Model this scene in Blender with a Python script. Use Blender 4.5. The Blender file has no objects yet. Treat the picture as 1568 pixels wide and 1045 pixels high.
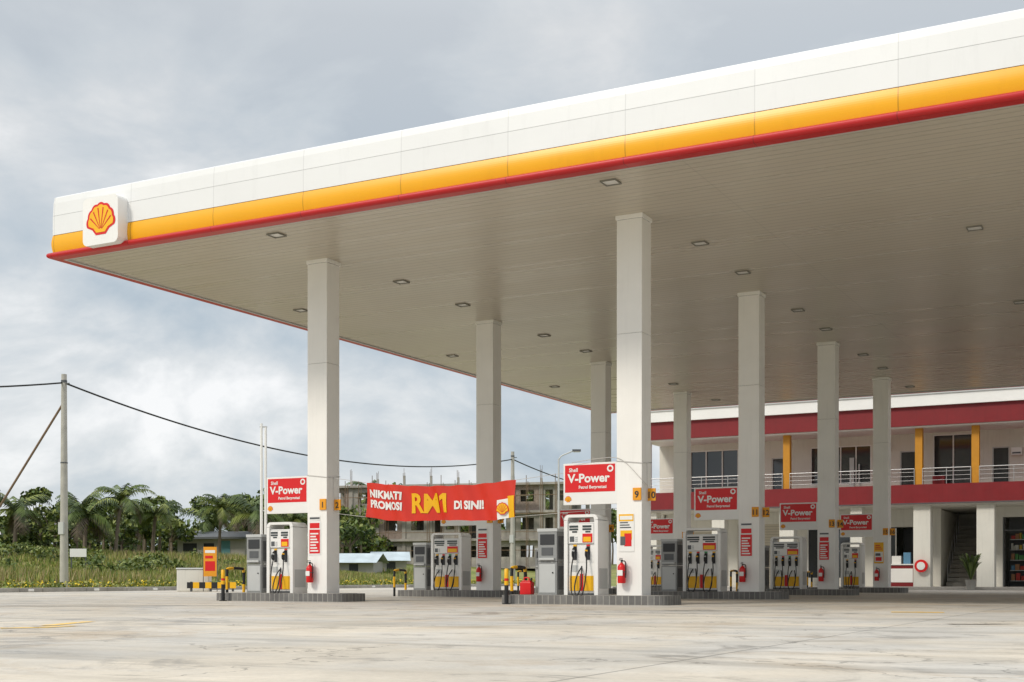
import bpy, math, random, bmesh
import numpy as np
from mathutils import Vector, Matrix
random.seed(7)
rng = np.random.default_rng(7)
scene = bpy.context.scene
COL = scene.collection
try:
    scene.view_settings.view_transform = 'Standard'
    scene.view_settings.look = 'None'
    scene.view_settings.exposure = 0
except Exception:
    pass

# ------------------------------------------------------------------ materials
def nmat(name):
    m = bpy.data.materials.new(name)
    m.use_nodes = True
    nt = m.node_tree
    return m, nt, nt.nodes, nt.links, nt.nodes['Principled BSDF']

def math_node(N, L, op, a, b=None):
    n = N.new('ShaderNodeMath'); n.operation = op
    for i, x in enumerate((a, b)):
        if x is None: continue
        if isinstance(x, (int, float)): n.inputs[i].default_value = x
        else: L.new(x, n.inputs[i])
    return n.outputs[0]
def maprange(N, L, x, a, b, c, d):
    mr = N.new('ShaderNodeMapRange'); mr.inputs['From Min'].default_value = a; mr.inputs['From Max'].default_value = b
    mr.inputs['To Min'].default_value = c; mr.inputs['To Max'].default_value = d; L.new(x, mr.inputs['Value']); return mr.outputs[0]
def noise_node(N, L, vec, sc, det=5, ro=.6, scale=None, dist=0):
    if scale:
        mp = N.new('ShaderNodeMapping'); mp.inputs['Scale'].default_value = scale; L.new(vec, mp.inputs[0]); vec = mp.outputs[0]
    n = N.new('ShaderNodeTexNoise'); n.inputs['Scale'].default_value = sc; n.inputs['Detail'].default_value = det
    n.inputs['Roughness'].default_value = ro; n.inputs['Distortion'].default_value = dist
    L.new(vec, n.inputs['Vector']); return n.outputs['Fac']
def scaled(N, L, col, k):
    vm = N.new('ShaderNodeVectorMath'); vm.operation = 'SCALE'
    if isinstance(col, tuple): vm.inputs[0].default_value = col
    else: L.new(col, vm.inputs[0])
    L.new(k, vm.inputs['Scale']); return vm.outputs[0]

def M(name, col, rough=.6, metal=0.0, var=0.0, vs=3.0, bump=0.0, bs=30.0, spec=.5, var2=0.0, vs2=.5, streak=0.):
    m, nt, N, L, P = nmat(name)
    P.inputs['Base Color'].default_value = (*col, 1)
    P.inputs['Roughness'].default_value = rough
    P.inputs['Metallic'].default_value = metal
    P.inputs['Specular IOR Level'].default_value = spec
    tc = N.new('ShaderNodeTexCoord'); oc = tc.outputs['Object']
    if var > 0:
        k = maprange(N, L, noise_node(N, L, oc, vs, 6), .3, .7, 1-var, 1+var*.5)
        if var2 > 0: k = math_node(N, L, 'MULTIPLY', k, maprange(N, L, noise_node(N, L, oc, vs2, 3), .35, .65, 1-var2, 1))
        if streak > 0: k = math_node(N, L, 'MULTIPLY', k, maprange(N, L, noise_node(N, L, oc, 3, 5, .6, (3, 3, .22)), .52, .72, 1, 1-streak))
        L.new(scaled(N, L, col, k), P.inputs['Base Color'])
        rr = maprange(N, L, noise_node(N, L, oc, vs*2.3, 4), .3, .7, max(0, rough-.08), min(1, rough+.08)); L.new(rr, P.inputs['Roughness'])
    if bump > 0:
        b = N.new('ShaderNodeBump'); b.inputs['Strength'].default_value = bump; b.inputs['Distance'].default_value = .02
        L.new(noise_node(N, L, oc, bs, 5), b.inputs['Height']); L.new(b.outputs['Normal'], P.inputs['Normal'])
    return m

def seam_mat(name, col, rough, period, width, offx=0., offy=0., axes='XY', dark=.6, var=.04):
    m, nt, N, L, P = nmat(name)
    P.inputs['Roughness'].default_value = rough
    tc = N.new('ShaderNodeTexCoord'); sp = N.new('ShaderNodeSeparateXYZ')
    L.new(tc.outputs['Object'], sp.inputs[0])
    fac = None; pid = None
    for ax, off in (('X', offx), ('Y', offy)):
        if ax not in axes: continue
        a = math_node(N, L, 'ADD', sp.outputs[ax], -off + 1000*period)
        a = math_node(N, L, 'MULTIPLY', a, 1/period)
        fl = math_node(N, L, 'FLOOR', a)
        pid = fl if pid is None else math_node(N, L, 'ADD', pid, fl)
        a = math_node(N, L, 'FRACT', a)
        a = math_node(N, L, 'LESS_THAN', a, width/period)
        fac = a if fac is None else math_node(N, L, 'MAXIMUM', fac, a)
    wn = N.new('ShaderNodeTexWhiteNoise'); wn.noise_dimensions = '1D'; L.new(pid, wn.inputs['W'])
    pv = maprange(N, L, wn.outputs['Value'], 0, 1, .965, 1)
    k = math_node(N, L, 'MULTIPLY', fac, -(1-dark)); k = math_node(N, L, 'ADD', k, 1.0)
    k = math_node(N, L, 'MULTIPLY', k, maprange(N, L, noise_node(N, L, tc.outputs['Object'], .8, 5), .3, .7, 1-var, 1))
    k = math_node(N, L, 'MULTIPLY', k, maprange(N, L, noise_node(N, L, tc.outputs['Object'], 2.5, 6, .65, (1.6, 1.6, .25)), .55, .75, 1, .94))
    k = math_node(N, L, 'MULTIPLY', k, pv)
    L.new(scaled(N, L, col, k), P.inputs['Base Color'])
    return m

WHITE = M('white_panel_paint', (.83, .82, .79), .45, var=.05, vs=1.2)
COLW = M('column_white_paint', (.90, .88, .84), .45, var=.05, vs=1.0, var2=.04, vs2=.6, streak=.05)
FW = seam_mat('fascia_white', (.80, .805, .80), .4, 2.145, .014, offx=-.20, offy=1.0, dark=.82)
FY = seam_mat('fascia_yellow', (.88, .42, .002), .35, 2.145, .018, offx=-.20, offy=1.0, dark=.6)
FR = seam_mat('fascia_red', (.50, .006, .008), .35, 2.145, .016, offx=-.20, offy=1.0, dark=.6)
RED = M('sign_red', (.68, .008, .010), .4, var=.05, vs=2)
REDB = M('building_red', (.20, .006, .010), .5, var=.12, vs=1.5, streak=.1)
YEL = M('sign_yellow', (.88, .47, .004), .4, var=.05, vs=2)
ORANGE = M('orange_yellow', (.80, .33, .01), .5, var=.05, vs=3)
PILA = M('pilaster_ochre', (.55, .24, .012), .5, var=.1, vs=3)
BLACK = M('black_rubber', (.012, .012, .013), .5)
DARK = M('dark_recess', (.03, .032, .035), .5)
LCD = M('lcd_screen', (.05, .06, .06), .15)
LGREY = M('light_grey_metal', (.52, .53, .52), .45, metal=.1, var=.05)
GREY = M('grey_metal', (.30, .305, .30), .4, metal=.2, var=.08, vs=4)
DGREY = M('dark_grey_metal', (.11, .115, .12), .45, metal=.3, var=.08)
STEEL = M('galvanised_steel', (.5, .5, .5), .35, metal=.7)
CONC = M('weathered_concrete', (.42, .40, .36), .85, var=.22, vs=2.5, bump=.2, bs=18, var2=.2, vs2=.4)
POLEC = M('pole_concrete', (.46, .44, .40), .8, var=.18, vs=2.5)
WALLB = M('building_wall_paint', (.70, .68, .61), .7, var=.07, vs=.8, streak=.08)
GLASS = M('tinted_glass', (.035, .042, .048), .06, spec=.8)
TILE = M('floor_tile', (.45, .42, .38), .3, var=.1)
BROWN = M('rusty_brown', (.20, .13, .08), .8, var=.2)
FLUO = M('lamp_diffuser', (.75, .74, .70), .3)
FRAMEG = M('fixture_frame', (.22, .21, .18), .5)
ROPE = M('rope', (.55, .53, .5), .8)
GREENP = M('poster_green', (.05, .3, .1))

def brick_mat(name, c1, c2, mortar, sc, bw=.5, rh=.25):
    m, nt, N, L, P = nmat(name)
    tc = N.new('ShaderNodeTexCoord'); sp = N.new('ShaderNodeSeparateXYZ'); cb = N.new('ShaderNodeCombineXYZ')
    L.new(tc.outputs['Object'], sp.inputs[0])
    xy = math_node(N, L, 'ADD', sp.outputs['X'], sp.outputs['Y'])
    L.new(xy, cb.inputs[0]); L.new(sp.outputs['Z'], cb.inputs[1])
    b = N.new('ShaderNodeTexBrick'); L.new(cb.outputs[0], b.inputs['Vector'])
    b.inputs['Color1'].default_value = (*c1, 1); b.inputs['Color2'].default_value = (*c2, 1); b.inputs['Mortar'].default_value = (*mortar, 1)
    b.inputs['Scale'].default_value = sc; b.inputs['Mortar Size'].default_value = .015
    b.inputs['Brick Width'].default_value = bw; b.inputs['Row Height'].default_value = rh
    k = maprange(N, L, noise_node(N, L, tc.outputs['Object'], 5, 6), .3, .7, .8, 1.15)
    L.new(scaled(N, L, b.outputs['Color'], k), P.inputs['Base Color']); P.inputs['Roughness'].default_value = .7
    return m
KERBB = brick_mat('island_tile', (.13, .125, .12), (.19, .185, .175), (.32, .31, .28), 2.0, .25, .36)
REDBRICK = brick_mat('raw_brick', (.26, .19, .15), (.31, .23, .19), (.36, .34, .30), 3.0)

def shutter_mat():
    m, nt, N, L, P = nmat('roller_shutter')
    tc = N.new('ShaderNodeTexCoord'); sp = N.new('ShaderNodeSeparateXYZ'); L.new(tc.outputs['Object'], sp.inputs[0])
    a = math_node(N, L, 'MULTIPLY', sp.outputs['Z'], 8.0); a = math_node(N, L, 'FRACT', a)
    r = N.new('ShaderNodeValToRGB'); L.new(a, r.inputs['Fac'])
    r.color_ramp.elements[0].color = (.30, .27, .2, 1); r.color_ramp.elements[1].color = (.55, .5, .4, 1); r.color_ramp.elements[1].position = .3
    L.new(r.outputs['Color'], P.inputs['Base Color']); P.inputs['Roughness'].default_value = .5
    return m
SHUT = shutter_mat()

def soffit_mat():
    m, nt, N, L, P = nmat('soffit_ribbed_panel')
    tc = N.new('ShaderNodeTexCoord'); sp = N.new('ShaderNodeSeparateXYZ'); L.new(tc.outputs['Object'], sp.inputs[0])
    a = math_node(N, L, 'ADD', sp.outputs['Y'], 100.0)
    a = math_node(N, L, 'MULTIPLY', a, 1/.2); fl = math_node(N, L, 'FLOOR', a); a = math_node(N, L, 'FRACT', a)
    g = math_node(N, L, 'LESS_THAN', a, .15)
    wn = N.new('ShaderNodeTexWhiteNoise'); wn.noise_dimensions = '1D'; L.new(fl, wn.inputs['W'])
    k = math_node(N, L, 'MULTIPLY', g, -.26); k = math_node(N, L, 'ADD', k, 1.0)
    k = math_node(N, L, 'MULTIPLY', k, maprange(N, L, noise_node(N, L, tc.outputs['Object'], .25, 3), .3, .7, .92, 1))
    k = math_node(N, L, 'MULTIPLY', k, maprange(N, L, wn.outputs['Value'], 0, 1, .975, 1.0))
    xj = math_node(N, L, 'ADD', sp.outputs['X'], 500-.2); xj = math_node(N, L, 'MULTIPLY', xj, 1/7.07); xj = math_node(N, L, 'FRACT', xj); xj = math_node(N, L, 'LESS_THAN', xj, .003)
    xj = math_node(N, L, 'MULTIPLY', xj, -.14); xj = math_node(N, L, 'ADD', xj, 1.0); k = math_node(N, L, 'MULTIPLY', k, xj)
    L.new(scaled(N, L, (.56, .505, .41), k), P.inputs['Base Color'])
    L.new(maprange(N, L, wn.outputs['Value'], 0, 1, .26, .34), P.inputs['Roughness'])
    b = N.new('ShaderNodeBump'); b.inputs['Strength'].default_value = .3; b.inputs['Distance'].default_value = .01
    L.new(g, b.inputs['Height']); b.invert = True; L.new(b.outputs['Normal'], P.inputs['Normal'])
    return m
SOFF = soffit_mat()

def concrete_floor():
    m, nt, N, L, P = nmat('forecourt_concrete')
    tc = N.new('ShaderNodeTexCoord'); O = tc.outputs['Object']; sp = N.new('ShaderNodeSeparateXYZ'); L.new(O, sp.inputs[0])
    k = maprange(N, L, noise_node(N, L, O, .22, 6, .65), .35, .65, .80, 1.03)
    for args in (((1.3, 8, .7, None, .5), (.3, .7, .84, 1.06)), ((25, 3, .7, None, 0), (.3, .7, .92, 1.05)),
                 ((.8, 5, .6, (.12, 1.6, 1), .6), (.50, .66, 1.0, .76)), ((.55, 9, .75, None, 1.4), (.55, .62, 1.0, .70)),
                 ((1.1, 7, .7, (.35, 1.2, 1), 2.0), (.60, .66, 1.0, .66)), ((6, 4, .8, None, .3), (.66, .72, 1.0, .78))):
        k = math_node(N, L, 'MULTIPLY', k, maprange(N, L, noise_node(N, L, O, *args[0]), *args[1]))
    j = None
    for ax, off in (('X', 1.3), ('Y', 2.9)):
        a = math_node(N, L, 'ADD', sp.outputs[ax], off+500); a = math_node(N, L, 'MULTIPLY', a, 1/5.0); a = math_node(N, L, 'FRACT', a)
        a = math_node(N, L, 'LESS_THAN', a, .005)
        j = a if j is None else math_node(N, L, 'MAXIMUM', j, a)
    j = math_node(N, L, 'MULTIPLY', j, -.42); j = math_node(N, L, 'ADD', j, 1)
    k = math_node(N, L, 'MULTIPLY', k, j)
    v = N.new('ShaderNodeTexVoronoi'); v.feature = 'DISTANCE_TO_EDGE'; v.inputs['Scale'].default_value = .23
    nz = N.new('ShaderNodeTexNoise'); nz.inputs['Scale'].default_value = 1.2; nz.inputs['Detail'].default_value = 6; L.new(O, nz.inputs['Vector'])
    vm0 = N.new('ShaderNodeVectorMath'); vm0.operation = 'SCALE'; vm0.inputs['Scale'].default_value = 1.6; L.new(nz.outputs['Color'], vm0.inputs[0])
    vm1 = N.new('ShaderNodeVectorMath'); vm1.operation = 'ADD'; L.new(O, vm1.inputs[0]); L.new(vm0.outputs[0], vm1.inputs[1])
    L.new(vm1.outputs[0], v.inputs['Vector'])
    c = math_node(N, L, 'LESS_THAN', v.outputs['Distance'], .003)
    c = math_node(N, L, 'MULTIPLY', c, -.38); c = math_node(N, L, 'ADD', c, 1); k = math_node(N, L, 'MULTIPLY', k, c)
    mixc = N.new('ShaderNodeMix'); mixc.data_type = 'RGBA'
    mixc.inputs['A'].default_value = (.63, .565, .465, 1); mixc.inputs['B'].default_value = (.58, .55, .495, 1)
    L.new(maprange(N, L, noise_node(N, L, O, .4, 4), .4, .6, 0, 1), mixc.inputs['Factor'])
    mix2 = N.new('ShaderNodeMix'); mix2.data_type = 'RGBA'; mix2.inputs['B'].default_value = (.48, .37, .25, 1)
    L.new(maprange(N, L, noise_node(N, L, O, .45, 8, .7, None, 1.0), .54, .68, 0, .6), mix2.inputs['Factor']); L.new(mixc.outputs['Result'], mix2.inputs['A'])
    L.new(scaled(N, L, mix2.outputs['Result'], k), P.inputs['Base Color'])
    L.new(maprange(N, L, noise_node(N, L, O, .55, 9, .75, None, 1.4), .55, .62, .82, .48), P.inputs['Roughness'])
    b = N.new('ShaderNodeBump'); b.inputs['Strength'].default_value = .35; b.inputs['Distance'].default_value = .01
    L.new(noise_node(N, L, O, 14, 6, .7), b.inputs['Height']); L.new(b.outputs['Normal'], P.inputs['Normal'])
    return m
FLOOR = concrete_floor()

def worn_yellow():
    m, nt, N, L, P = nmat('worn_yellow_paint')
    tc = N.new('ShaderNodeTexCoord'); f = noise_node(N, L, tc.outputs['Object'], 9, 8)
    r = N.new('ShaderNodeValToRGB'); L.new(f, r.inputs['Fac'])
    r.color_ramp.elements[0].position = .52; r.color_ramp.elements[0].color = (.80, .52, .12, 1)
    r.color_ramp.elements[1].position = .62; r.color_ramp.elements[1].color = (.58, .53, .44, 1)
    L.new(r.outputs['Color'], P.inputs['Base Color']); P.inputs['Roughness'].default_value = .8
    return m
YPAINT = worn_yellow()

def field_mat():
    m, nt, N, L, P = nmat('field_grass_ground')
    tc = N.new('ShaderNodeTexCoord'); f = noise_node(N, L, tc.outputs['Object'], .35, 8, .7)
    r = N.new('ShaderNodeValToRGB'); L.new(f, r.inputs['Fac'])
    e = r.color_ramp.elements; e[0].position = .35; e[0].color = (.12, .16, .03, 1); e[1].position = .7; e[1].color = (.32, .26, .11, 1)
    e2 = e.new(.52); e2.color = (.20, .22, .05, 1)
    L.new(r.outputs['Color'], P.inputs['Base Color']); P.inputs['Roughness'].default_value = .9
    return m
FIELD = field_mat()
def leafmat(name, col):
    return M(name, col, .55, var=.3, vs=1.5)
LF = [leafmat('leaf_dark', (.040, .070, .013)), leafmat('leaf_mid', (.10, .15, .026)), leafmat('leaf_light', (.20, .235, .045))]
GR = [leafmat('grass_green', (.16, .22, .035)), leafmat('grass_yellowgreen', (.29, .29, .06)), leafmat('grass_dry', (.40, .32, .15))]
FLW = M('yellow_flower', (.85, .62, .03), .6)
BARK = M('bark', (.19, .15, .11), .9, var=.3, vs=4)

# ------------------------------------------------------------------ mesh builder
class MB:
    def __init__(s, xf=None):
        s.v = []; s.f = []; s.m = []; s.mats = []; s.xf = xf; s.sm = []
    def mi(s, mat):
        if mat not in s.mats: s.mats.append(mat)
        return s.mats.index(mat)
    def add(s, vs, fs, mat, smooth=False):
        o = len(s.v)
        if s.xf: vs = [s.xf(*p) for p in vs]
        s.v += [tuple(p) for p in vs]; i = s.mi(mat)
        for f in fs:
            s.f.append(tuple(o+a for a in f)); s.m.append(i); s.sm.append(smooth)
    def box(s, x0, x1, y0, y1, z0, z1, mat):
        vs = [(x0, y0, z0), (x1, y0, z0), (x1, y1, z0), (x0, y1, z0), (x0, y0, z1), (x1, y0, z1), (x1, y1, z1), (x0, y1, z1)]
        s.add(vs, [(3, 2, 1, 0), (4, 5, 6, 7), (0, 1, 5, 4), (1, 2, 6, 5), (2, 3, 7, 6), (3, 0, 4, 7)], mat)
    def poly(s, pts, mat):
        s.add(pts, [tuple(range(len(pts)))], mat)
    def cyl(s, p0, p1, r0, r1, mat, n=12):
        s.tube([p0, p1], [r0, r1], mat, n)
    def rrect(s, x0, x1, y0, y1, z0, z1, r, mat, n=5):
        """rounded rectangle in the XZ plane extruded along Y"""
        pts = []
        for (cx, cz, a0) in ((x1-r, z0+r, -90), (x1-r, z1-r, 0), (x0+r, z1-r, 90), (x0+r, z0+r, 180)):
            for k in range(n+1):
                a = math.radians(a0+90*k/n); pts.append((cx+r*math.cos(a), cz+r*math.sin(a)))
        m = len(pts)
        s.add([(p[0], y0, p[1]) for p in pts]+[(p[0], y1, p[1]) for p in pts], [(i, m+i, m+(i+1) % m, (i+1) % m) for i in range(m)], mat)
        s.add([(p[0], y0, p[1]) for p in pts], [tuple(range(m))], mat)
        s.add([(p[0], y1, p[1]) for p in pts], [tuple(range(m))[::-1]], mat)
    def tube(s, path, r, mat, n=8):
        P = [Vector(p) for p in path]
        if not isinstance(r, (list, tuple)): r = [r]*len(P)
        vs = []; fs = []
        up = Vector((0, 0, 1))
        prev = None
        for i, p in enumerate(P):
            t = (P[min(i+1, len(P)-1)]-P[max(i-1, 0)]).normalized()
            if prev is None:
                a = t.cross(up)
                if a.length < 1e-3: a = t.cross(Vector((1, 0, 0)))
            else:
                a = prev - t*prev.dot(t)
            a.normalize(); prev = a; b = t.cross(a)
            for k in range(n):
                th = 2*math.pi*k/n
                vs.append(tuple(p+a*(math.cos(th)*r[i])+b*(math.sin(th)*r[i])))
        for i in range(len(P)-1):
            for k in range(n):
                k2 = (k+1) % n
                fs.append((i*n+k, i*n+k2, (i+1)*n+k2, (i+1)*n+k))
        s.add(vs, fs, mat, True)
        o = len(P)-1
        s.add(vs[:n], [tuple(range(n))[::-1]], mat); s.add(vs[o*n:], [tuple(range(n))], mat)
    def mesh(s, name):
        me = bpy.data.meshes.new(name)
        me.from_pydata(s.v, [], s.f)
        for m in s.mats: me.materials.append(m)
        me.polygons.foreach_set('material_index', s.m)
        me.polygons.foreach_set('use_smooth', s.sm)
        me.update()
        return me
    def build(s, name, parent=None, bevel=0., offs=None):
        me = s.mesh(name)
        if offs is not None:
            me.transform(Matrix.Translation(-Vector(offs)))
        return obj(name, me, parent, bevel=bevel)

def obj(name, data, parent=None, loc=(0, 0, 0), rot=(0, 0, 0), bevel=0.):
    o = bpy.data.objects.new(name, data); COL.objects.link(o)
    o.location = loc; o.rotation_euler = rot
    if parent: o.parent = parent
    if bevel > 0:
        b = o.modifiers.new('bevel', 'BEVEL'); b.width = bevel; b.segments = 2; b.limit_method = 'ANGLE'; b.angle_limit = math.radians(40)
    return o
def empty(name, loc=(0, 0, 0), rz=0.):
    e = bpy.data.objects.new(name, None); COL.objects.link(e); e.location = loc; e.rotation_euler = (0, 0, rz); e.empty_display_size = .3
    return e
def text_mesh(body, size, mat, bold=.0, align='LEFT', sx=1.0, shear=0.):
    c = bpy.data.curves.new('txt', 'FONT'); c.body = body; c.size = size; c.offset = bold; c.align_x = align; c.align_y = 'BOTTOM_BASELINE'; c.shear = shear
    c.resolution_u = 3
    o = bpy.data.objects.new('txt', c); COL.objects.link(o)
    dg = bpy.context.evaluated_depsgraph_get(); dg.update()
    me = bpy.data.meshes.new_from_object(o.evaluated_get(dg))
    bpy.data.objects.remove(o)
    me.transform(Matrix.Diagonal((sx, 1, 1, 1)))
    me.materials.clear(); me.materials.append(mat)
    return me
def text(name, body, size, mat, loc, parent, bold=0., align='LEFT', sx=1., rz=0., shear=0.):
    return obj(name, text_mesh(body, size, mat, bold, align, sx, shear), parent, loc, (math.radians(90), 0, rz))
def smooth_path(pts, sub=6):
    P = [Vector(p) for p in pts]; out = []
    for i in range(len(P)-1):
        p0 = P[max(i-1, 0)]; p1 = P[i]; p2 = P[i+1]; p3 = P[min(i+2, len(P)-1)]
        for k in range(sub):
            t = k/sub
            out.append(.5*((2*p1)+(-p0+p2)*t+(2*p0-5*p1+4*p2-p3)*t*t+(-p0+3*p1-3*p2+p3)*t**3))
    out.append(P[-1]); return out

# surveyed frame turned 28 degrees from the station grid (metres right of / ahead of the survey point)
SVX, SVY = 16.42, -21.73
cA, sA = .883, .469
def S(r, a):
    return (SVX+cA*r-sA*a, SVY+sA*r+cA*a)

# ------------------------------------------------------------------ camera
cam = bpy.data.cameras.new('camera'); co = bpy.data.objects.new('camera', cam); COL.objects.link(co)
co.location = (SVX, SVY, .5); co.rotation_euler = (math.radians(90), 0, math.radians(27.97))
cam.sensor_width = 36; cam.lens = 44.86; cam.shift_y = .2312; cam.clip_end = 6000; cam.clip_start = .05
scene.camera = co

# ------------------------------------------------------------------ world + sun
SUN_EL = 42
sd = Vector((-.42, -.86, 0)).normalized()*math.cos(math.radians(SUN_EL)); sd.z = math.sin(math.radians(SUN_EL))
w = bpy.data.worlds.new('World'); scene.world = w; w.use_nodes = True
N = w.node_tree.nodes; L = w.node_tree.links; N.clear()
out = N.new('ShaderNodeOutputWorld')
sky = N.new('ShaderNodeTexSky'); sky.sky_type = 'NISHITA'; sky.sun_disc = False
sky.sun_elevation = math.radians(SUN_EL); sky.sun_rotation = math.atan2(sd.x, sd.y)
bg1 = N.new('ShaderNodeBackground'); bg1.inputs['Strength'].default_value = .1; L.new(sky.outputs[0], bg1.inputs['Color'])
tc = N.new('ShaderNodeTexCoord'); G = tc.outputs['Generated']
sp = N.new('ShaderNodeSeparateXYZ'); L.new(G, sp.inputs[0])
mp = N.new('ShaderNodeMapping'); mp.inputs['Scale'].default_value = (1, 1, 1.8); mp.inputs['Location'].default_value = (1.7, 2.4, .9)
L.new(G, mp.inputs[0])
fA = noise_node(N, L, mp.outputs[0], 5.4, 10, .56, None, .3)
fB = noise_node(N, L, mp.outputs[0], 1.7, 3, .5, None, .1)
f = math_node(N, L, 'ADD', math_node(N, L, 'MULTIPLY', fA, .65), math_node(N, L, 'MULTIPLY', fB, .35))
# cloud cover thins and brightens toward the west (station -X) and thickens low in the north
f = math_node(N, L, 'ADD', f, maprange(N, L, sp.outputs['X'], -.78, -.60, .035, -.030))
cr = N.new('ShaderNodeValToRGB'); e = cr.color_ramp.elements
e[0].position = .40; e[0].color = (.40, .48, .56, 1); e[1].position = .62; e[1].color = (.96, .965, .97, 1)
x = e.new(.46); x.color = (.50, .575, .64, 1); x = e.new(.51); x.color = (.60, .655, .70, 1); x = e.new(.56); x.color = (.74, .77, .79, 1)
L.new(f, cr.inputs['Fac'])
mixc = N.new('ShaderNodeMix'); mixc.data_type = 'RGBA'; mixc.inputs['B'].default_value = (.70, .71, .72, 1)
L.new(maprange(N, L, sp.outputs['Z'], .22, .42, 0, .65), mixc.inputs['Factor']); L.new(cr.outputs[0], mixc.inputs['A'])
st = maprange(N, L, sp.outputs['Z'], .40, .8, 1.04, 2.1)
bg2 = N.new('ShaderNodeBackground'); L.new(mixc.outputs['Result'], bg2.inputs['Color']); L.new(st, bg2.inputs['Strength'])
mix = N.new('ShaderNodeMixShader'); mix.inputs[0].default_value = .92
L.new(bg1.outputs[0], mix.inputs[1]); L.new(bg2.outputs[0], mix.inputs[2]); L.new(mix.outputs[0], out.inputs['Surface'])
sl = bpy.data.lights.new('sun', 'SUN'); sl.energy = 2.0; sl.angle = math.radians(12); sl.color = (1, .93, .82)
so = bpy.data.objects.new('sun', sl); COL.objects.link(so); so.rotation_euler = sd.to_track_quat('Z', 'Y').to_euler()

# ------------------------------------------------------------------ ground
def sstep(t):
    t = max(0, min(1, t)); return t*t*(3-2*t)
def gh(x, y):
    a = 2.4*sstep((-x-21.5)/42)
    b = 1.8*sstep((y-55)/60)
    bumpy = .16*math.sin(x*.31+y*.17)+.14*math.sin(y*.43-x*.12)
    h = max(a, b)
    return h + bumpy*min(1, h) - .03
xs = [-1500, -900, -500, -300, -200, -150, -120]+list(range(-100, -20, 3))+[-19.5, -10, 0, 20, 60, 120, 250, 600, 1500]
ys = [-1500, -600, -300, -150, -80]+list(range(-50, 140, 4))+[150, 180, 240, 350, 600, 1000, 1500]
xs = sorted(set(xs)); ys = sorted(set(ys))
vs = [(x, y, gh(x, y)) for y in ys for x in xs]; nx = len(xs)
fs = [(j*nx+i, j*nx+i+1, (j+1)*nx+i+1, (j+1)*nx+i) for j in range(len(ys)-1) for i in range(nx-1)]
b = MB(); b.add(vs, fs, FIELD, True); b.build('ground')
b = MB(); b.poly([(-19, -120, 0), (80, -120, 0), (80, 46, 0), (-19, 46, 0)], FLOOR); b.build('forecourt_pavement')
b = MB()
y = -60.0
while y < 46:
    b.box(-19.25, -19.0, y, y+.985, -.05, .15, CONC)
    if int(y) % 3 == 0: b.box(-19.02, -18.985, y+.35, y+.6, .02, .11, WHITE)
    y += 1.0
b.build('kerb', bevel=.015)
def mark(pts, wd, name):
    b = MB(); P = [Vector((*p, .004)) for p in pts]
    for i in range(len(P)-1):
        t = (P[i+1]-P[i]).normalized(); nrm = Vector((-t.y, t.x, 0))*wd/2
        b.poly([P[i]-nrm, P[i+1]-nrm, P[i+1]+nrm, P[i]+nrm], YPAINT)
    b.build(name)
mark([S(-5.05, 12.6), S(-4.72, 12.75), S(-4.55, 13.2)], .18, 'painted_marking')
mark([S(-4.85, 13.3), S(-4.80, 14.5)], .16, 'painted_marking')
mark([S(5.5, 18.5), S(6.2, 18.3)], .45, 'painted_marking')
STAIN = M('oil_stain', (.36, .32, .26), .45, var=.35, vs=5)
def stain(x, y, rx, ry, rot, seed, z):
    q = random.Random(seed); pts = []; n = 60
    ph = [q.uniform(0, 6.28) for _ in range(6)]
    for i in range(n):
        a = 2*math.pi*i/n
        r = 1+.22*math.sin(2*a+ph[0])+.18*math.sin(3*a+ph[1])+.14*math.sin(5*a+ph[2])+.12*math.sin(9*a+ph[3])+.09*math.sin(14*a+ph[4])+.06*math.sin(23*a+ph[5])
        px, py = rx*r*math.cos(a), ry*r*math.sin(a)
        pts.append((x+px*math.cos(rot)-py*math.sin(rot), y+px*math.sin(rot)+py*math.cos(rot), z))
    b = MB(); b.poly(pts, STAIN); b.build('oil_stain')
stain(-.9, -5.4, 1.5, .22, .55, 1, .004); stain(.9, -4.2, 1.1, .07, .5, 2, .005); stain(9.9, -3.4, .5, .09, .2, 3, .004); stain(14.4, -7.3, .3, .12, .6, 4, .005)

# ------------------------------------------------------------------ canopy
can = empty('petrol_station_canopy', (0, 0, 0))
X0, X1, Y0, Y1 = -4.5, 24.0, -2.68, 25.7
ZS = 7.18
def strip(b, o0, z0, o1, z1, mat):
    def c(o): return [(X0-o, Y0-o), (X1+o, Y0-o), (X1+o, Y1+o), (X0-o, Y1+o)]
    A, B = c(o0), c(o1)
    for i in range(4):
        j = (i+1) % 4
        b.add([(*A[i], z0), (*A[j], z0), (*B[j], z1), (*B[i], z1)], [(0, 1, 2, 3)], mat)
b = MB()
prof = [(-.16, 7.18, None), (-.16, 7.15, LGREY), (-.115, 7.147, LGREY), (.06, 7.15, FR)]
for k in range(1, 10):
    a = math.radians(-90+180*k/9); prof.append((.06+.062*math.cos(a), 7.21+.06*math.sin(a), FR))
prof += [(.02, 7.275, FR), (.02, 7.285, DGREY)]
for k in range(0, 11):
    t = k/10; prof.append((.028+.022*math.sin(math.pi*t), 7.286+.344*t, FY))
prof += [(.012, 7.633, FY), (.012, 7.641, DGREY), (.03, 7.642, FW), (.03, 8.035, FW),
        (.022, 8.037, LGREY), (.022, 8.043, LGREY), (.027, 8.045, FW), (.018, 8.30, FW), (.002, 8.42, FW), (-.03, 8.445, FW), (-.3, 8.45, FW), (-.35, 8.2, FW)]
for i in range(1, len(prof)):
    strip(b, prof[i-1][0], prof[i-1][1], prof[i][0], prof[i][1], prof[i][2])
b.build('fascia', can)
b = MB()
i_ = .16
b.add([(X0+i_, Y0+i_, ZS), (X0+i_, Y1-i_, ZS), (X1-i_, Y1-i_, ZS), (X1-i_, Y0+i_, ZS)], [(0, 1, 2, 3)], SOFF)
b.build('soffit', can)
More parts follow.
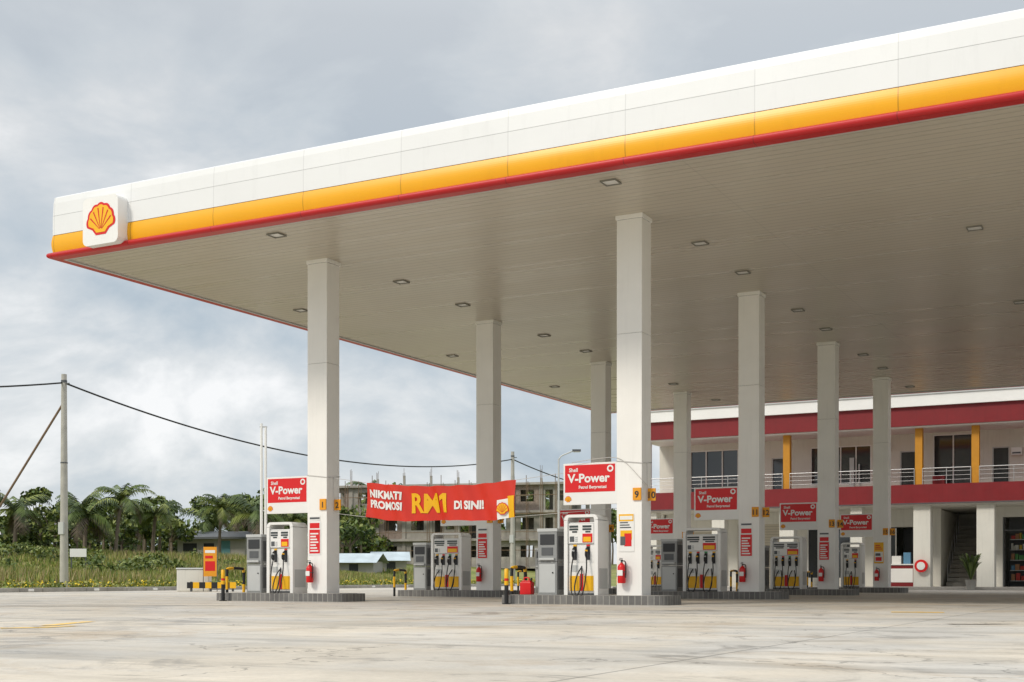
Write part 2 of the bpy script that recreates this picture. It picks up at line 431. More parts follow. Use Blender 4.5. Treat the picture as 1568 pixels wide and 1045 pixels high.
b = MB(); b.box(X0+.34, X1-.34, Y0+.34, Y1-.34, 8.0, 8.2, LGREY); b.build('roof_deck', can)
b = MB()
def fixture(x, y):
    s = .14; t = .012
    z = ZS
    for (a0, a1, c0, c1) in ((x-s, x+s, y-s, y-s+t), (x-s, x+s, y+s-t, y+s), (x-s, x-s+t, y-s+t, y+s-t), (x+s-t, x+s, y-s+t, y+s-t)):
        b.box(a0, a1, c0, c1, z-.03, z+.01, FRAMEG)
    b.box(x-s+t, x+s-t, y-s+t, y+s-t, z-.010, z+.01, FLUO)
CX = [0, 7.07, 17.6]; CY = [0, 7.2, 14.4, 21.6]
for cx in CX:
    for cy in CY:
        fixture(cx+.73, cy-1.95); fixture(cx+.73, cy+2.5)
for lx in (-3.15, 12.8):
    for ly in (3.9, 11.3, 18.3): fixture(lx, ly)
b.build('light_fixtures', can)
for cx in CX:
    for cy in CY:
        b = MB()
        b.box(cx+.01, cx+.49, cy+.01, cy+.44, .16, ZS, DGREY)
        zz = [.16, 5.0, 7.10]
        for i in range(2):
            b.box(cx, cx+.5, cy, cy+.45, zz[i]+.002, zz[i+1]-.002, COLW)
        b.box(cx-.02, cx+.52, cy-.02, cy+.47, 7.103, ZS+.004, COLW)
        b.build('column', can, bevel=.008)

def emblem(b, cx, cz, y, s, step=.004):
    hy = -.30
    def outline(k):
        pts = []
        n = 7; th0 = math.radians(82)
        for i in range(n*8+1):
            th = -th0+2*th0*i/(n*8)
            R = .60+.17*math.cos(th)
            R *= 1+.05*(abs(math.sin(math.pi*i/8))-.5)
            pts.append((R*math.sin(th)*.92*k, (hy+.02+R*math.cos(th)-.05)*k + (1-k)*-.05))
        pts += [(.34*k, -.34*k), (.20*k, -.50*k), (-.20*k, -.50*k), (-.34*k, -.34*k)]
        return pts
    for k, mat, yy in ((1.0, RED, y), (.86, YEL, y-step)):
        pts = outline(k); c = (0, -.30)
        vs = [(cx+c[0]*s, yy, cz+c[1]*s)]+[(cx+p[0]*s, yy, cz+p[1]*s) for p in pts]
        n = len(pts)
        b.add(vs, [(0, 1+i, 1+(i+1) % n) for i in range(n)], mat)
    for i in range(1, 7):
        th = math.radians(-82+164*i/7)*.93
        R = (.60+.17*math.cos(th))*.80
        p0 = Vector((.06*math.sin(th)*.9, -.36+.05*math.cos(th))); p1 = Vector((R*math.sin(th)*.9, -.31+R*math.cos(th)))
        t = (p1-p0).normalized(); nn = Vector((-t.y, t.x))
        q = [p0-nn*.008, p0+nn*.008, p1+nn*.022, p1-nn*.022]
        b.poly([(cx+a.x*s, y-2*step, cz+a.y*s) for a in q][::-1], RED)
b = MB(); b.rrect(-3.38, -2.42, -2.98, -2.60, 7.20, 8.16, .12, WHITE, 8)
b.build('emblem_box', can, bevel=.015)
b = MB(); emblem(b, -2.88, 7.73, -2.985, .68); b.build('scallop_emblem', can)

# ------------------------------------------------------------------ islands and equipment
def rounded_slab(b, x0, x1, y0, y1, z0, z1, r, mat, topmat):
    pts = []
    for (cx, cy, a0) in ((x1-r, y0+r, -90), (x1-r, y1-r, 0), (x0+r, y1-r, 90), (x0+r, y0+r, 180)):
        for k in range(7):
            a = math.radians(a0+15*k); pts.append((cx+r*math.cos(a), cy+r*math.sin(a)))
    n = len(pts)
    vs = [(*p, z0) for p in pts]+[(*p, z1) for p in pts]
    b.add(vs, [(i, (i+1) % n, n+(i+1) % n, n+i) for i in range(n)], mat)
    b.add([(*p, z1) for p in pts], [tuple(range(n))], topmat)
ISL = MB(); rounded_slab(ISL, -2.35, 1.05, -.30, .78, 0, .17, .25, KERBB, KERBB)
isl_mesh = ISL.mesh('island_kerb')
ISL2 = MB(); rounded_slab(ISL2, -2.2, .9, -.15, .63, .17, .176, .15, CONC, CONC); isl2_mesh = ISL2.mesh('island_top')

def make_pump(w, hoses):
    D = .5
    frame = MB()
    frame.box(0, .075, 0, D, 0, 1.40, WHITE); frame.box(w-.075, w, 0, D, 0, 1.40, WHITE)
    pts = []; r = .10
    for k in range(7):
        a = math.radians(180-15*k); pts.append((r+r*math.cos(a), 1.41+r*math.sin(a)))
    for k in range(7):
        a = math.radians(90-15*k); pts.append((w-r+r*math.cos(a), 1.41+r*math.sin(a)))
    outer = pts; inner = [(.075, 1.402)]+[(.075+.02*k/5, 1.402+.055*k/5) for k in range(1, 6)]+[(.10, 1.457)]+[(w-.10, 1.457)]+[(w-.095+.02*k/5, 1.457-.055*k/5) for k in range(0, 5)]+[(w-.075, 1.402)]
    inner = inner[:len(outer)]
    n = len(outer)
    vs = [(p[0], 0, p[1]) for p in outer]+[(p[0], 0, p[1]) for p in inner]+[(p[0], D, p[1]) for p in outer]+[(p[0], D, p[1]) for p in inner]
    f = []
    for i in range(n-1):
        f += [(i, i+1, n+i+1, n+i), (2*n+i+1, 2*n+i, 3*n+i, 3*n+i+1), (i+1, i, 2*n+i, 2*n+i+1), (n+i, n+i+1, 3*n+i+1, 3*n+i)]
    frame.add(vs, f, WHITE)
    frame.box(-.003, -.0005, .06, D-.06, .9, 1.3, LGREY); frame.box(w+.0005, w+.003, .06, D-.06, .12, .5, LGREY)
    body = MB()
    body.box(.078, w-.078, .05, D-.05, .04, 1.36, WHITE)
    body.box(.078, w-.078, .03, D-.03, 0, .035, DGREY)
    det = MB(); pipes = MB()
    for side in (0, 1):
        xf = (lambda x, y, z: (x, y, z)) if side == 0 else (lambda x, y, z: (w-x, D-y, z))
        det.xf = xf; pipes.xf = xf
        iw = w-.156; x0 = .078
        det.box(x0+.005, x0+iw-.005, .02, .055, .96, 1.345, LGREY)
        det.box(x0+.018, x0+iw-.018, .012, .024, .972, 1.333, WHITE)
        half = iw/2
        for h in (0, 1):
            a = x0+.03+h*half; bb = a+half-.06
            for (q0, q1) in ((1.265, 1.305), (1.215, 1.25), (1.17, 1.20)):
                det.box(a+(.0 if q0 > 1.2 else .06), bb-(.03 if q0 > 1.2 else .05), .006, .014, q0, q1, LCD)
            if h == 1:
                det.box(a+.0, bb-.01, .005, .014, .985, 1.15, RED); det.box(a+.02, bb-.04, .002, .008, 1.0, 1.09, YEL)
            else:
                det.box(a+.01, a+.10, .006, .014, 1.0, 1.10, DGREY)
                for kk in range(3): det.box(a+.12, a+.12+.05, .006, .014, 1.0+.035*kk, 1.022+.035*kk, LGREY)
        det.box(x0+.01, x0+iw-.01, .042, .056, .62, .95, WHITE)
        nn = hoses
        for k in range(nn):
            cx = x0+iw*(k+.5)/nn
            det.box(cx-.035, cx+.035, .03, .05, .66, .91, DARK)
            det.box(cx-.035, cx+.035, .028, .05, .915, .945, (YEL, RED, GREENP, YEL)[k % 4])
            pipes.tube([(cx, .02, .90), (cx, -.035, .86), (cx, -.05, .78), (cx, -.045, .70)], [.016, .026, .026, .02], BLACK, 8)
            pipes.tube(smooth_path([(cx, -.05, .84), (cx, -.10, .80), (cx, -.095, .73), (cx, -.05, .70)], 3), .008, BLACK, 5)
            pipes.cyl((cx, -.052, .815), (cx, -.052, .845), .030, .030, YEL if k % 2 else LGREY, 8)
            sgn = 1 if k % 2 == 0 else -1
            off = .03*(k//2)
            path = [(cx, -.045, .70), (cx-sgn*.02, -.09, .45), (cx+sgn*.01, -.15-off, .10), (cx+sgn*.07, -.20-off, -.02-.04*(k % 2)), (cx+sgn*.15, -.19-off, .0), (cx+sgn*.20, -.14, .15), (cx+sgn*.18, -.06, .38), (cx+sgn*.13, .05, .54)]
            pipes.tube(smooth_path(path, 6), .013, BLACK, 7)
        det.box(x0+.01, x0+iw-.01, .04, .055, .08, .60, WHITE)
        det.box(x0+.03, x0+iw*.42, .03, .05, .08, .36, YEL)
        det.box(x0+iw*.44, x0+iw*.56, .03, .05, .08, .40, RED)
        det.box(x0+iw*.58, x0+iw-.03, .03, .05, .08, .36, YEL)
        det.box(x0+.05, x0+.20, .034, .05, .44, .56, LGREY)
    return frame.mesh('frame'), body.mesh('body'), det.mesh('panels'), pipes.mesh('nozzles_and_hoses')
PN = make_pump(.70, 2); PW = make_pump(.94, 4)

def make_cabinet():
    b = MB()
    b.box(0, .40, .0, .46, 0, .62, GREY)
    b.box(.0, .40, .0, .46, .63, 1.20, GREY)
    b.box(-.012, .412, -.012, .472, 1.20, 1.26, LGREY)
    b.box(.03, .37, -.008, .005, .04, .58, LGREY)
    b.box(.05, .35, -.010, .005, .95, 1.15, DARK)
    b.box(.04, .36, -.05, .005, .66, .70, LGREY)
    b.box(.08, .32, -.010, .004, .75, .90, DGREY)
    b.box(.401, .408, .06, .40, .1, .55, DGREY); b.box(.401, .408, .06, .40, .68, 1.12, DGREY)
    b.cyl((.32, -.02, .42), (.32, .0, .42), .015, .015, BLACK, 8)
    return b.mesh('cabinet_body')
CAB = make_cabinet()

def make_ext():
    b = MB()
    prof = [(.0, .066), (.02, .075), (.30, .075), (.335, .06), (.36, .03), (.38, .022)]
    b.tube([(0, 0, p[0]) for p in prof], [p[1] for p in prof], RED, 16)
    b.tube([(0, 0, .38), (0, 0, .42)], .02, DGREY, 8)
    b.box(-.015, .015, -.09, .02, .42, .435, BLACK); b.box(-.012, .012, -.08, .02, .45, .462, BLACK)
    b.tube(smooth_path([(.02, 0, .41), (.08, -.02, .39), (.095, -.03, .25), (.088, -.03, .1)], 5), .011, BLACK, 6)
    b.box(-.05, .05, -.079, -.072, .14, .24, WHITE)
    b.box(-.02, .02, .07, .095, .1, .34, DGREY)
    b.tube([(0, 0, .2), (0, 0, .215)], .079, DGREY, 16)
    return b.mesh('extinguisher_body')
EXT = make_ext()

def bollard_mesh():
    b = MB()
    b.tube([(0, 0, 0), (0, 0, .36)], .04, BLACK, 12); b.tube([(0, 0, .36), (0, 0, .44)], .0405, YEL, 12)
    b.tube([(0, 0, .44), (0, 0, .49)], .0403, RED, 12); b.tube([(0, 0, .49), (0, 0, .66), (0, 0, .675)], [.0405, .0405, .025], YEL, 12)
    b.tube([(0, 0, 0), (0, 0, .015)], .08, BLACK, 12)
    return b.mesh('bollard_post')
BOL = bollard_mesh()
def hoop_mesh():
    b = MB()
    pts = smooth_path([(0, 0, 0), (0, 0, .3), (0, .0, .62), (0, .06, .70), (0, .5, .70), (0, .56, .62), (0, .56, .3), (0, .56, 0)], 6)
    seg = 5
    for i in range(0, len(pts)-1, seg):
        b.tube(pts[i:min(i+seg+1, len(pts))], .032, YEL if (i//seg) % 2 else BLACK, 10)
    return b.mesh('hoop_rail')
HOOP = hoop_mesh()

def sign(cx, cy):
    e = empty('fuel_advert_sign', (cx-1.10, cy+.02, 1.87))
    b = MB(); b.box(0, 1.098, 0, .06, 0, .78, WHITE); b.build('board', e, bevel=.006)
    b = MB(); b.box(.035, 1.06, -.004, .01, .235, .745, RED); b.build('red_panel', e)
    text('brand_text', 'Shell', .10, WHITE, (.12, -.008, .62), e, .002)
    text('headline_text', 'V-Power', .225, WHITE, (.10, -.008, .42), e, .007, sx=1.05)
    text('caption_text', 'Petrol Berprestasi', .082, WHITE, (.32, -.008, .30), e, .002, sx=.95)
    b = MB()
    n = 20
    c = (.965, .66)
    for i in range(n):
        a0 = 2*math.pi*i/n; a1 = 2*math.pi*(i+1)/n
        b.poly([(c[0]+.035*math.cos(a0), -.008, c[1]+.035*math.sin(a0)), (c[0]+.035*math.cos(a1), -.008, c[1]+.035*math.sin(a1)),
                (c[0]+.065*math.cos(a1), -.008, c[1]+.065*math.sin(a1)), (c[0]+.065*math.cos(a0), -.008, c[1]+.065*math.sin(a0))], WHITE)
    emblem(b, .10, .115, -.005, .12, .002)
    b.build('sign_graphics', e)

def poster(b, x, y, z, wd, h, kind):
    b.box(x, x+wd, y-.006, y+.002, z, z+h, [WHITE, YEL, WHITE, WHITE][kind % 4])
    if kind % 4 == 0:
        b.box(x+.03, x+wd-.03, y-.009, y-.004, z+h-.14, z+h-.03, RED)
        b.box(x+.02, x+wd-.02, y-.009, y-.004, z+.03, z+h-.17, RED)
        for k in range(7): b.box(x+.045, x+wd-.06-.03*(k % 3), y-.012, y-.008, z+.07+k*.06, z+.10+k*.06, WHITE)
    elif kind % 4 == 1:
        b.box(x+.02, x+wd-.02, y-.009, y-.004, z+.05, z+h*.55, WHITE)
        b.box(x+.05, x+wd-.06, y-.012, y-.008, z+.08, z+h*.3, RED)
        b.box(x+.05, x+wd-.1, y-.012, y-.008, z+h*.36, z+h*.48, DGREY)
        for k in range(3): b.box(x+.04, x+wd-.04-.04*k, y-.009, y-.004, z+h*.66+k*.06, z+h*.66+.03+k*.06, RED)
    elif kind % 4 == 2:
        b.box(x+.01, x+wd-.01, y-.009, y-.004, z+h*.80, z+h-.01, YEL)
        b.box(x+.03, x+wd-.03, y-.012, y-.008, z+h*.84, z+h*.94, WHITE)
        for k in range(3): b.box(x+.03, x+wd-.06-.03*k, y-.009, y-.004, z+h*.62+k*.045, z+h*.62+.022+k*.045, DGREY)
        b.box(x+.04, x+wd-.04, y-.009, y-.004, z+.22, z+h*.56, YEL)
        b.box(x+.12, x+wd-.05, y-.012, y-.008, z+.10, z+h*.48, RED)
        b.box(x+.04, x+.14, y-.013, y-.009, z+.12, z+h*.40, DGREY)

k = 0
rnd = random.Random(3)
for ci, cx in enumerate(CX):
    for ri, cy in enumerate(CY):
        isl = empty('pump_island', (cx, cy, 0)); obj('island_kerb', isl_mesh, isl, bevel=.02); obj('island_top', isl2_mesh, isl)
        wide = ri in (1, 2)
        pm = PW if wide else PN
        px = cx-1.37 if wide else cx-1.07
        p = empty('fuel_pump', (px, cy-.02, .176))
        obj('frame', pm[0], p, bevel=.012); obj('body', pm[1], p, bevel=.01); obj('panels', pm[2], p); obj('nozzles_and_hoses', pm[3], p)
        c = empty('pump_service_cabinet', (px-.56, cy+.0, .176)); obj('cabinet_body', CAB, c, bevel=.012)
        sign(cx, cy)
        ex = empty('fire_extinguisher', (cx+.14+rnd.uniform(-.01, .01), cy-.10, .40)); obj('cylinder', EXT, ex)
        npz = 1.92
        n1_ = (ri*2+1 + (8 if ci == 1 else 0))
        for (lx, ly, nn_) in ((.33, -.03, n1_), (.502, .25, n1_+1)):
            pl = empty('pump_number_plate', (cx+lx, cy+ly, npz))
            b = MB(); b.box(0, .165, 0, .028, 0, .23, ORANGE); b.build('plate', pl, bevel=.006)
            text('number', str(nn_), .17, DARK, (.082, -.004, .05), pl, .004, 'CENTER')
        po = empty('notice_poster', (cx, cy, 0))
        kind = [0, 0, 1, 0, 2, 0, 0, 1, 0, 1, 0, 1][k]
        b = MB(); poster(b, .04, -.004, .98, .31, .70, kind)
        if kind == 0: b.box(.06, .33, -.01, -.002, 1.70, 1.80, WHITE); b.box(.07, .32, -.013, -.009, 1.73, 1.77, DGREY)
        b.build('poster_sheet', po)
        h = empty('hoop_guard_rail', (cx-2.22+(-.35 if wide else 0), cy+.05, .0)); obj('hoop_rail', HOOP, h)
        if ri == 0:
            bo = empty('safety_bollard', (cx-(1.92 if ci == 0 else 2.08), cy-.43, 0)); obj('bollard_post', BOL, bo)
        k += 1

for cx, cy in ((0, 0), (7.07, 0)):
    e = empty('rope_tie', (cx, cy, 0)); b = MB()
    b.tube([(-.01, -.012, 2.66), (.51, -.012, 2.60), (.512, .46, 2.64), (-.012, .462, 2.66), (-.01, -.012, 2.66)], .006, ROPE, 5)
    b.tube([(.52, .2, 2.62), (.53, .2, 2.2), (.53, .2, 1.9)], .005, ROPE, 5)
    if cx > 1: b.tube(smooth_path([(-.9, -.03, 2.66), (-.3, -.02, 2.72), (.1, -.012, 2.68), (.5, -.012, 2.3), (.53, .2, 2.2)], 4), .006, ROPE, 5)
    b.build('rope', e)

jc = empty('red_fuel_can', (5.02, .05, .176)); b = MB()
b.box(0, .24, 0, .16, 0, .24, RED); b.box(.02, .22, .02, .14, .24, .27, RED)
b.build('can_body', jc, bevel=.03)
b = MB(); b.tube(smooth_path([(.06, .08, .26), (.06, .08, .32), (.16, .08, .32), (.16, .08, .26)], 4), .014, RED, 6); b.cyl((.2, .08, .26), (.22, .08, .32), .022, .02, BLACK, 8); b.build('handle_and_cap', jc)

# ------------------------------------------------------------------ banner
ban = empty('promotional_banner', (0, 0, 0))
bx0, bx1, by = 1.34, 4.87, .2
def bz(x):
    t = (x-bx0)/(bx1-bx0); return 2.47-.07*t-.10*4*t*(1-t)+.012*abs(math.sin(t*22))
def bsurf(x, s):
    t = (x-bx0)/(bx1-bx0)
    top = bz(x); bot = top-.71-.025*math.sin(t*9)
    z = bot+(top-bot)*s
    y = by+.05*math.sin(t*17+s*1.5)*(1-.3*s)+.035*math.sin(t*41+s*3)+.06*math.sin(t*3.1)*(1-s)
    return (x, y, z)
b = MB(); nxb, nzb = 120, 16
vs = [bsurf(bx0+(bx1-bx0)*i/nxb, j/nzb) for j in range(nzb+1) for i in range(nxb+1)]
fs = [(j*(nxb+1)+i, j*(nxb+1)+i+1, (j+1)*(nxb+1)+i+1, (j+1)*(nxb+1)+i) for j in range(nzb) for i in range(nxb)]
BANR = M('banner_vinyl_red', (.66, .030, .012), .42, var=.08, vs=2)
b.add(vs, fs, BANR, True); b.build('cloth', ban)
def ban_mesh(me, lx, lz, name):
    bm = bmesh.new(); bm.from_mesh(me)
    for q in range(3):
        bmesh.ops.subdivide_edges(bm, edges=[e for e in bm.edges if e.calc_length() > .05], cuts=1)
        bmesh.ops.triangulate(bm, faces=bm.faces[:])
    for v in bm.verts:
        x = bx0+lx+v.co.x; s = (lz+v.co.y)/.70
        p = bsurf(x, s); v.co = (p[0], p[1]-.014, p[2])
    bm.to_mesh(me); bm.free()
    obj(name, me, ban)
def ban_text(body, size, mat, lx, lz, bold, sx, name):
    me = text_mesh(body, size, mat, bold, 'LEFT', sx)
    wmax = max(v.co.x for v in me.vertices); hmax = max(v.co.y for v in me.vertices)
    ban_mesh(me, lx, lz, name); return wmax, hmax
ban_text('NIKMATI', .205, WHITE, .09, .42, .009, 1.0, 'text_line_a')
ban_text('PROMOSI', .205, WHITE, .09, .215, .009, .96, 'text_line_b')
wR, hR = ban_text('RM', .53, YEL, 1.09, .17, .017, .92, 'text_price')
one = bpy.data.meshes.new('text_one')
k = hR/.385
one.from_pydata([(x_, y_*k, 0) for x_, y_ in ((.09, -.012), (.175, -.012), (.175, .385), (.10, .385), (0, .315), (0, .225), (.09, .27))], [], [(0, 1, 2, 3, 6), (3, 4, 5, 6)])
one.materials.append(YEL)
ban_mesh(one, 1.09+wR+.045, .17, 'text_price_digit')
ban_text('DI SINI!', .22, WHITE, 2.12, .23, .010, .89, 'text_line_c')
b = MB()
vs = []
for j in range(7):
    for i in range(13):
        p = bsurf(bx0+3.10+.40*i/12, .0+(.52)*j/6); vs.append((p[0], p[1]-.010, p[2]))
b.add(vs, [(j*13+i, j*13+i+1, (j+1)*13+i+1, (j+1)*13+i) for j in range(6) for i in range(12)], WHITE, True)
vs = []
for j in range(7):
    for i in range(9):
        p = bsurf(bx0+3.36+.16*i/8, .0+(.58)*j/6); vs.append((p[0], p[1]-.016, p[2]))
b.add(vs, [(j*9+i, j*9+i+1, (j+1)*9+i+1, (j+1)*9+i) for j in range(6) for i in range(8)], YEL, True)
p = bsurf(bx0+3.23, .28); emblem(b, p[0], p[2], p[1]-.045, .25, .003)
b.build('logo_patch', ban)
b = MB()
for (a, c) in (((bx0, by, bz(bx0)), (.51, by, 2.60)), (bsurf(bx0, 0), (.51, by, 1.86)), ((bx1, by, bz(bx1)), (7.06, by, 2.60)), (bsurf(bx1, 0), (7.06, by, 1.80))):
    b.tube([a, c], .005, ROPE, 5)
b.build('ropes', ban)

# ------------------------------------------------------------------ shop building
sb = empty('two_storey_shop_building', (0, 34, 0))
OF = (0, 34, 0)
def P(b, name, bev=0): b.build(name, sb, bev, OF)
BX0, BX1 = -6.3, 26.0
b = MB()
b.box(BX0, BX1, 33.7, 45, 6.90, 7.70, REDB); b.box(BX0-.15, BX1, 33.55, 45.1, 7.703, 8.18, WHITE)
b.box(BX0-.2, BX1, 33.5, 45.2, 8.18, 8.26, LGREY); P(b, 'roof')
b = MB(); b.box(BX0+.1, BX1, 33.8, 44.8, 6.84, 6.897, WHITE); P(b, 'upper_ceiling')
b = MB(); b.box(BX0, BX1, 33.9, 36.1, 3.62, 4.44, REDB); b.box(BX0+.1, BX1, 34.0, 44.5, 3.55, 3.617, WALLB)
b.box(BX0+.0, BX1, 33.88, 33.898, 3.62, 3.66, DGREY); P(b, 'balcony_slab')
def wall(b, y0, y1, z0, z1, x0, x1, ops, mat):
    x = x0
    for (a, c, s, h) in sorted(ops):
        if a > x: b.box(x, a, y0, y1, z0, z1, mat)
        if s > z0: b.box(a, c, y0, y1, z0, s, mat)
        if h < z1: b.box(a, c, y0, y1, h, z1, mat)
        x = c
    if x < x1: b.box(x, x1, y0, y1, z0, z1, mat)
up = [(-4.7, -2.3, 4.5, 6.55), (-.7, .0, 4.2, 6.05), (1.1, 3.85, 4.7, 6.45), (5.1, 5.85, 4.2, 6.1), (6.5, 8.2, 4.2, 6.75), (8.95, 9.65, 4.2, 6.1), (10.2, 12.6, 4.7, 6.5), (14, 14.8, 4.2, 6.1), (16, 18.5, 4.7, 6.5)]
b = MB(); wall(b, 36.2, 36.4, 4.2, 6.84, BX0+.25, BX1, up, WALLB)
b.box(BX0+.05, BX0+.25, 36.2, 44.5, 0, 6.84, WALLB); b.box(BX0+.25, BX1, 44.3, 44.5, 0, 6.84, WALLB)
P(b, 'upper_wall')
g = MB(); fr = MB()
for (a, c, s, h) in up:
    g.box(a, c, 36.30, 36.32, s, h, GLASS)
    for (p0, p1, q0, q1) in ((a, c, s, s+.05), (a, c, h-.05, h), (a, a+.05, s+.05, h-.05), (c-.05, c, s+.05, h-.05)):
        fr.box(p0, p1, 36.22, 36.29, q0, q1, LGREY if c-a < 1 else WHITE)
    nm = int((c-a)/.85)
    for i in range(1, nm+1):
        xx = a+(c-a)*i/(nm+1); fr.box(xx-.025, xx+.025, 36.23, 36.28, s+.05, h-.05, WHITE)
P(g, 'upper_glazing'); P(fr, 'upper_window_frames')
b = MB(); b.box(2.9, 3.1, 36.12, 36.19, 4.25, 5.9, LGREY); b.box(3.3, 3.36, 36.1, 36.16, 4.25, 5.6, LGREY)
for (a, z) in ((4.2, 6.1), (-1.8, 6.0), (9.75, 5.7), (13.0, 6.0)):
    b.box(a, a+.42, 35.9, 36.19, z, z+.32, WHITE); b.box(a+.04, a+.38, 35.885, 35.9, z+.05, z+.12, DGREY)
b.box(6.6, 7.1, 35.5, 35.9, 4.45, 4.9, REDB); P(b, 'air_conditioners', .02)
b = MB()
for xx in (.42, 6.12, 8.40, 14.1, 19.8): b.box(xx, xx+.30, 34.15, 34.45, 4.443, 6.895, PILA)
b.box(BX0+.05, BX0+.35, 34.15, 34.45, 4.443, 6.895, WHITE)
P(b, 'yellow_pilasters')
b = MB()
for (xa, xb) in ((BX0+.4, .40), (.74, 6.1), (6.44, 8.38), (8.72, 14.08), (14.42, 19.8)):
    for z in (4.62, 4.80, 4.98): b.tube([(xa, 34.1, z), (xb, 34.1, z)], .010, STEEL, 6)
    b.tube([(xa, 34.1, 5.12), (xb, 34.1, 5.12)], .022, STEEL, 8)
    n = max(2, int((xb-xa)/1.2))
    for i in range(n+1): b.cyl((xa+(xb-xa)*i/n, 34.1, 4.44), (xa+(xb-xa)*i/n, 34.1, 5.12), .018, .018, STEEL, 6)
P(b, 'balcony_railing')
b = MB(); b.box(BX0-.3, BX1, 33.0, 44, .0, .12, TILE); P(b, 'plinth', .01)
b = MB()
for (xa, xb) in ((BX0+.05, BX0+.7), (-2.9, -2.3), (.25, .9), (3.4, 3.9), (6.05, 6.75), (8.6, 9.3), (14.0, 14.7), (19.6, 20.2)):
    b.box(xa, xb, 34.15, 34.75, .12, 3.617-.07, WALLB)
P(b, 'ground_columns', .01)
gr = [(-5.2, -3.4, .12, 2.7), (-2.4, -.3, .12, 3.0), (.9, 2.9, .5, 2.7), (4.2, 5.9, .12, 2.75), (6.8, 8.55, .12, 3.54), (9.35, 13.9, .12, 3.1), (14.8, 19.5, .12, 3.1)]
b = MB(); wall(b, 36.4, 36.6, .12, 3.545, BX0+.3, BX1, gr, WALLB)
b.box(6.55, 6.75, 36.6, 42, .12, 3.5, WALLB); b.box(8.6, 8.8, 36.6, 42, .12, 3.5, WALLB); b.box(6.75, 8.6, 41.8, 42, .12, 3.5, WALLB)
P(b, 'ground_wall')
b = MB(); b.box(-2.4, -.3, 36.45, 36.5, .12, 3.0, SHUT); b.box(-5.2, -3.4, 36.45, 36.5, .12, 2.7, SHUT); P(b, 'roller_shutters')
b = MB(); b.box(.9, 2.9, 36.5, 36.52, .5, 2.7, GLASS); b.box(4.2, 4.9, 36.5, 36.52, .12, 2.75, GLASS)
for xx in (.9, 1.55, 2.2, 2.85, 4.2, 4.85): b.box(xx, xx+.05, 36.42, 36.49, .5 if xx < 4 else .12, 2.7, WHITE)
b.box(4.9, 5.9, 38, 38.05, .12, 2.75, DGREY)
P(b, 'shop_windows')
b = MB()
goods = [M('goods_%d' % i, c) for i, c in enumerate([(.5, .05, .04), (.6, .4, .05), (.1, .25, .4), (.6, .6, .55), (.1, .3, .1), (.4, .2, .1)])]
b.box(9.35, 19.5, 38.6, 38.7, .12, 3.5, DGREY)
r2 = random.Random(5)
for z in (.35, .8, 1.25, 1.7, 2.15):
    b.box(9.5, 13.7, 37.6, 38.0, z, z+.03, LGREY)
    xx = 9.55
    while xx < 13.6:
        wd = r2.uniform(.06, .2); b.box(xx, xx+wd, 37.65, 37.9, z+.03, z+.03+r2.uniform(.15, .33), r2.choice(goods)); xx += wd+r2.uniform(.01, .05)
for xx in (9.35, 10.5, 11.6, 12.75, 13.84): b.box(xx, xx+.06, 36.42, 36.5, .12, 3.1, DGREY)
b.box(9.42, 13.84, 36.42, 36.5, 2.5, 2.56, DGREY)
P(b, 'shop_interior')
b = MB()
for i in range(14): b.box(6.9, 8.4, 37.2+i*.26, 37.46+i*.26, .12+i*.2, .30+i*.2, CONC)
for xx in (6.95, 8.35):
    b.tube([(xx, 37.2, 1.1), (xx, 40.6, 3.7)], .025, STEEL, 6)
    for i in range(6): b.cyl((xx, 37.3+i*.6, .2+i*.46), (xx, 37.3+i*.6, 1.18+i*.46), .015, .015, STEEL, 6)
P(b, 'staircase')
b = MB(); b.box(4.7, 5.9, 35.3, 35.9, .12, 1.05, REDB); b.box(4.65, 5.95, 35.25, 35.95, 1.05, 1.10, WHITE); b.box(4.9, 5.3, 35.4, 35.7, 1.103, 1.45, WHITE)
b.box(5.4, 5.7, 35.4, 35.6, 1.103, 1.6, goods[2]); b.box(4.78, 5.82, 35.29, 35.299, .3, .9, WHITE); b.build('service_counter', None, .01)
hr = empty('red_hose_reel', (6.40, 34.02, 1.0)); b = MB()
b.tube([(0, -.06, 0), (0, .05, 0)], .27, RED, 24); b.tube([(0, -.09, 0), (0, -.06, 0)], .17, WHITE, 20); b.tube([(0, .05, 0), (0, .12, 0)], .08, DGREY, 10); b.build('reel', hr)

def plantmesh(n, h, w_):
    b = MB()
    for i in range(n):
        a = random.uniform(0, 6.283); r = random.uniform(.3, 1)*w_; top = h*random.uniform(.6, 1)
        pts = [Vector((r*t*math.cos(a), r*t*math.sin(a), top*(1.5*t-.75*t*t)/.75)) for t in (0, .3, .6, .85, 1)]
        wd = [.01, .035, .045, .03, .004]
        sidev = Vector((-math.sin(a), math.cos(a), 0))
        vs = []
        for p, ww in zip(pts, wd): vs += [tuple(p-sidev*ww), tuple(p+sidev*ww)]
        b.add(vs, [(2*j, 2*j+1, 2*j+3, 2*j+2) for j in range(4)], LF[random.choice([0, 1, 1])])
    return b.mesh('leaves')
pp = empty('potted_plant', (8.6, 32.6, 0.0)); b = MB(); b.tube([(0, 0, 0), (0, 0, .05), (0, 0, .38), (0, 0, .42)], [.15, .16, .22, .24], CONC, 16); b.build('pot', pp)
obj('leaves', plantmesh(80, 1.15, .62), pp, (0, 0, .36))

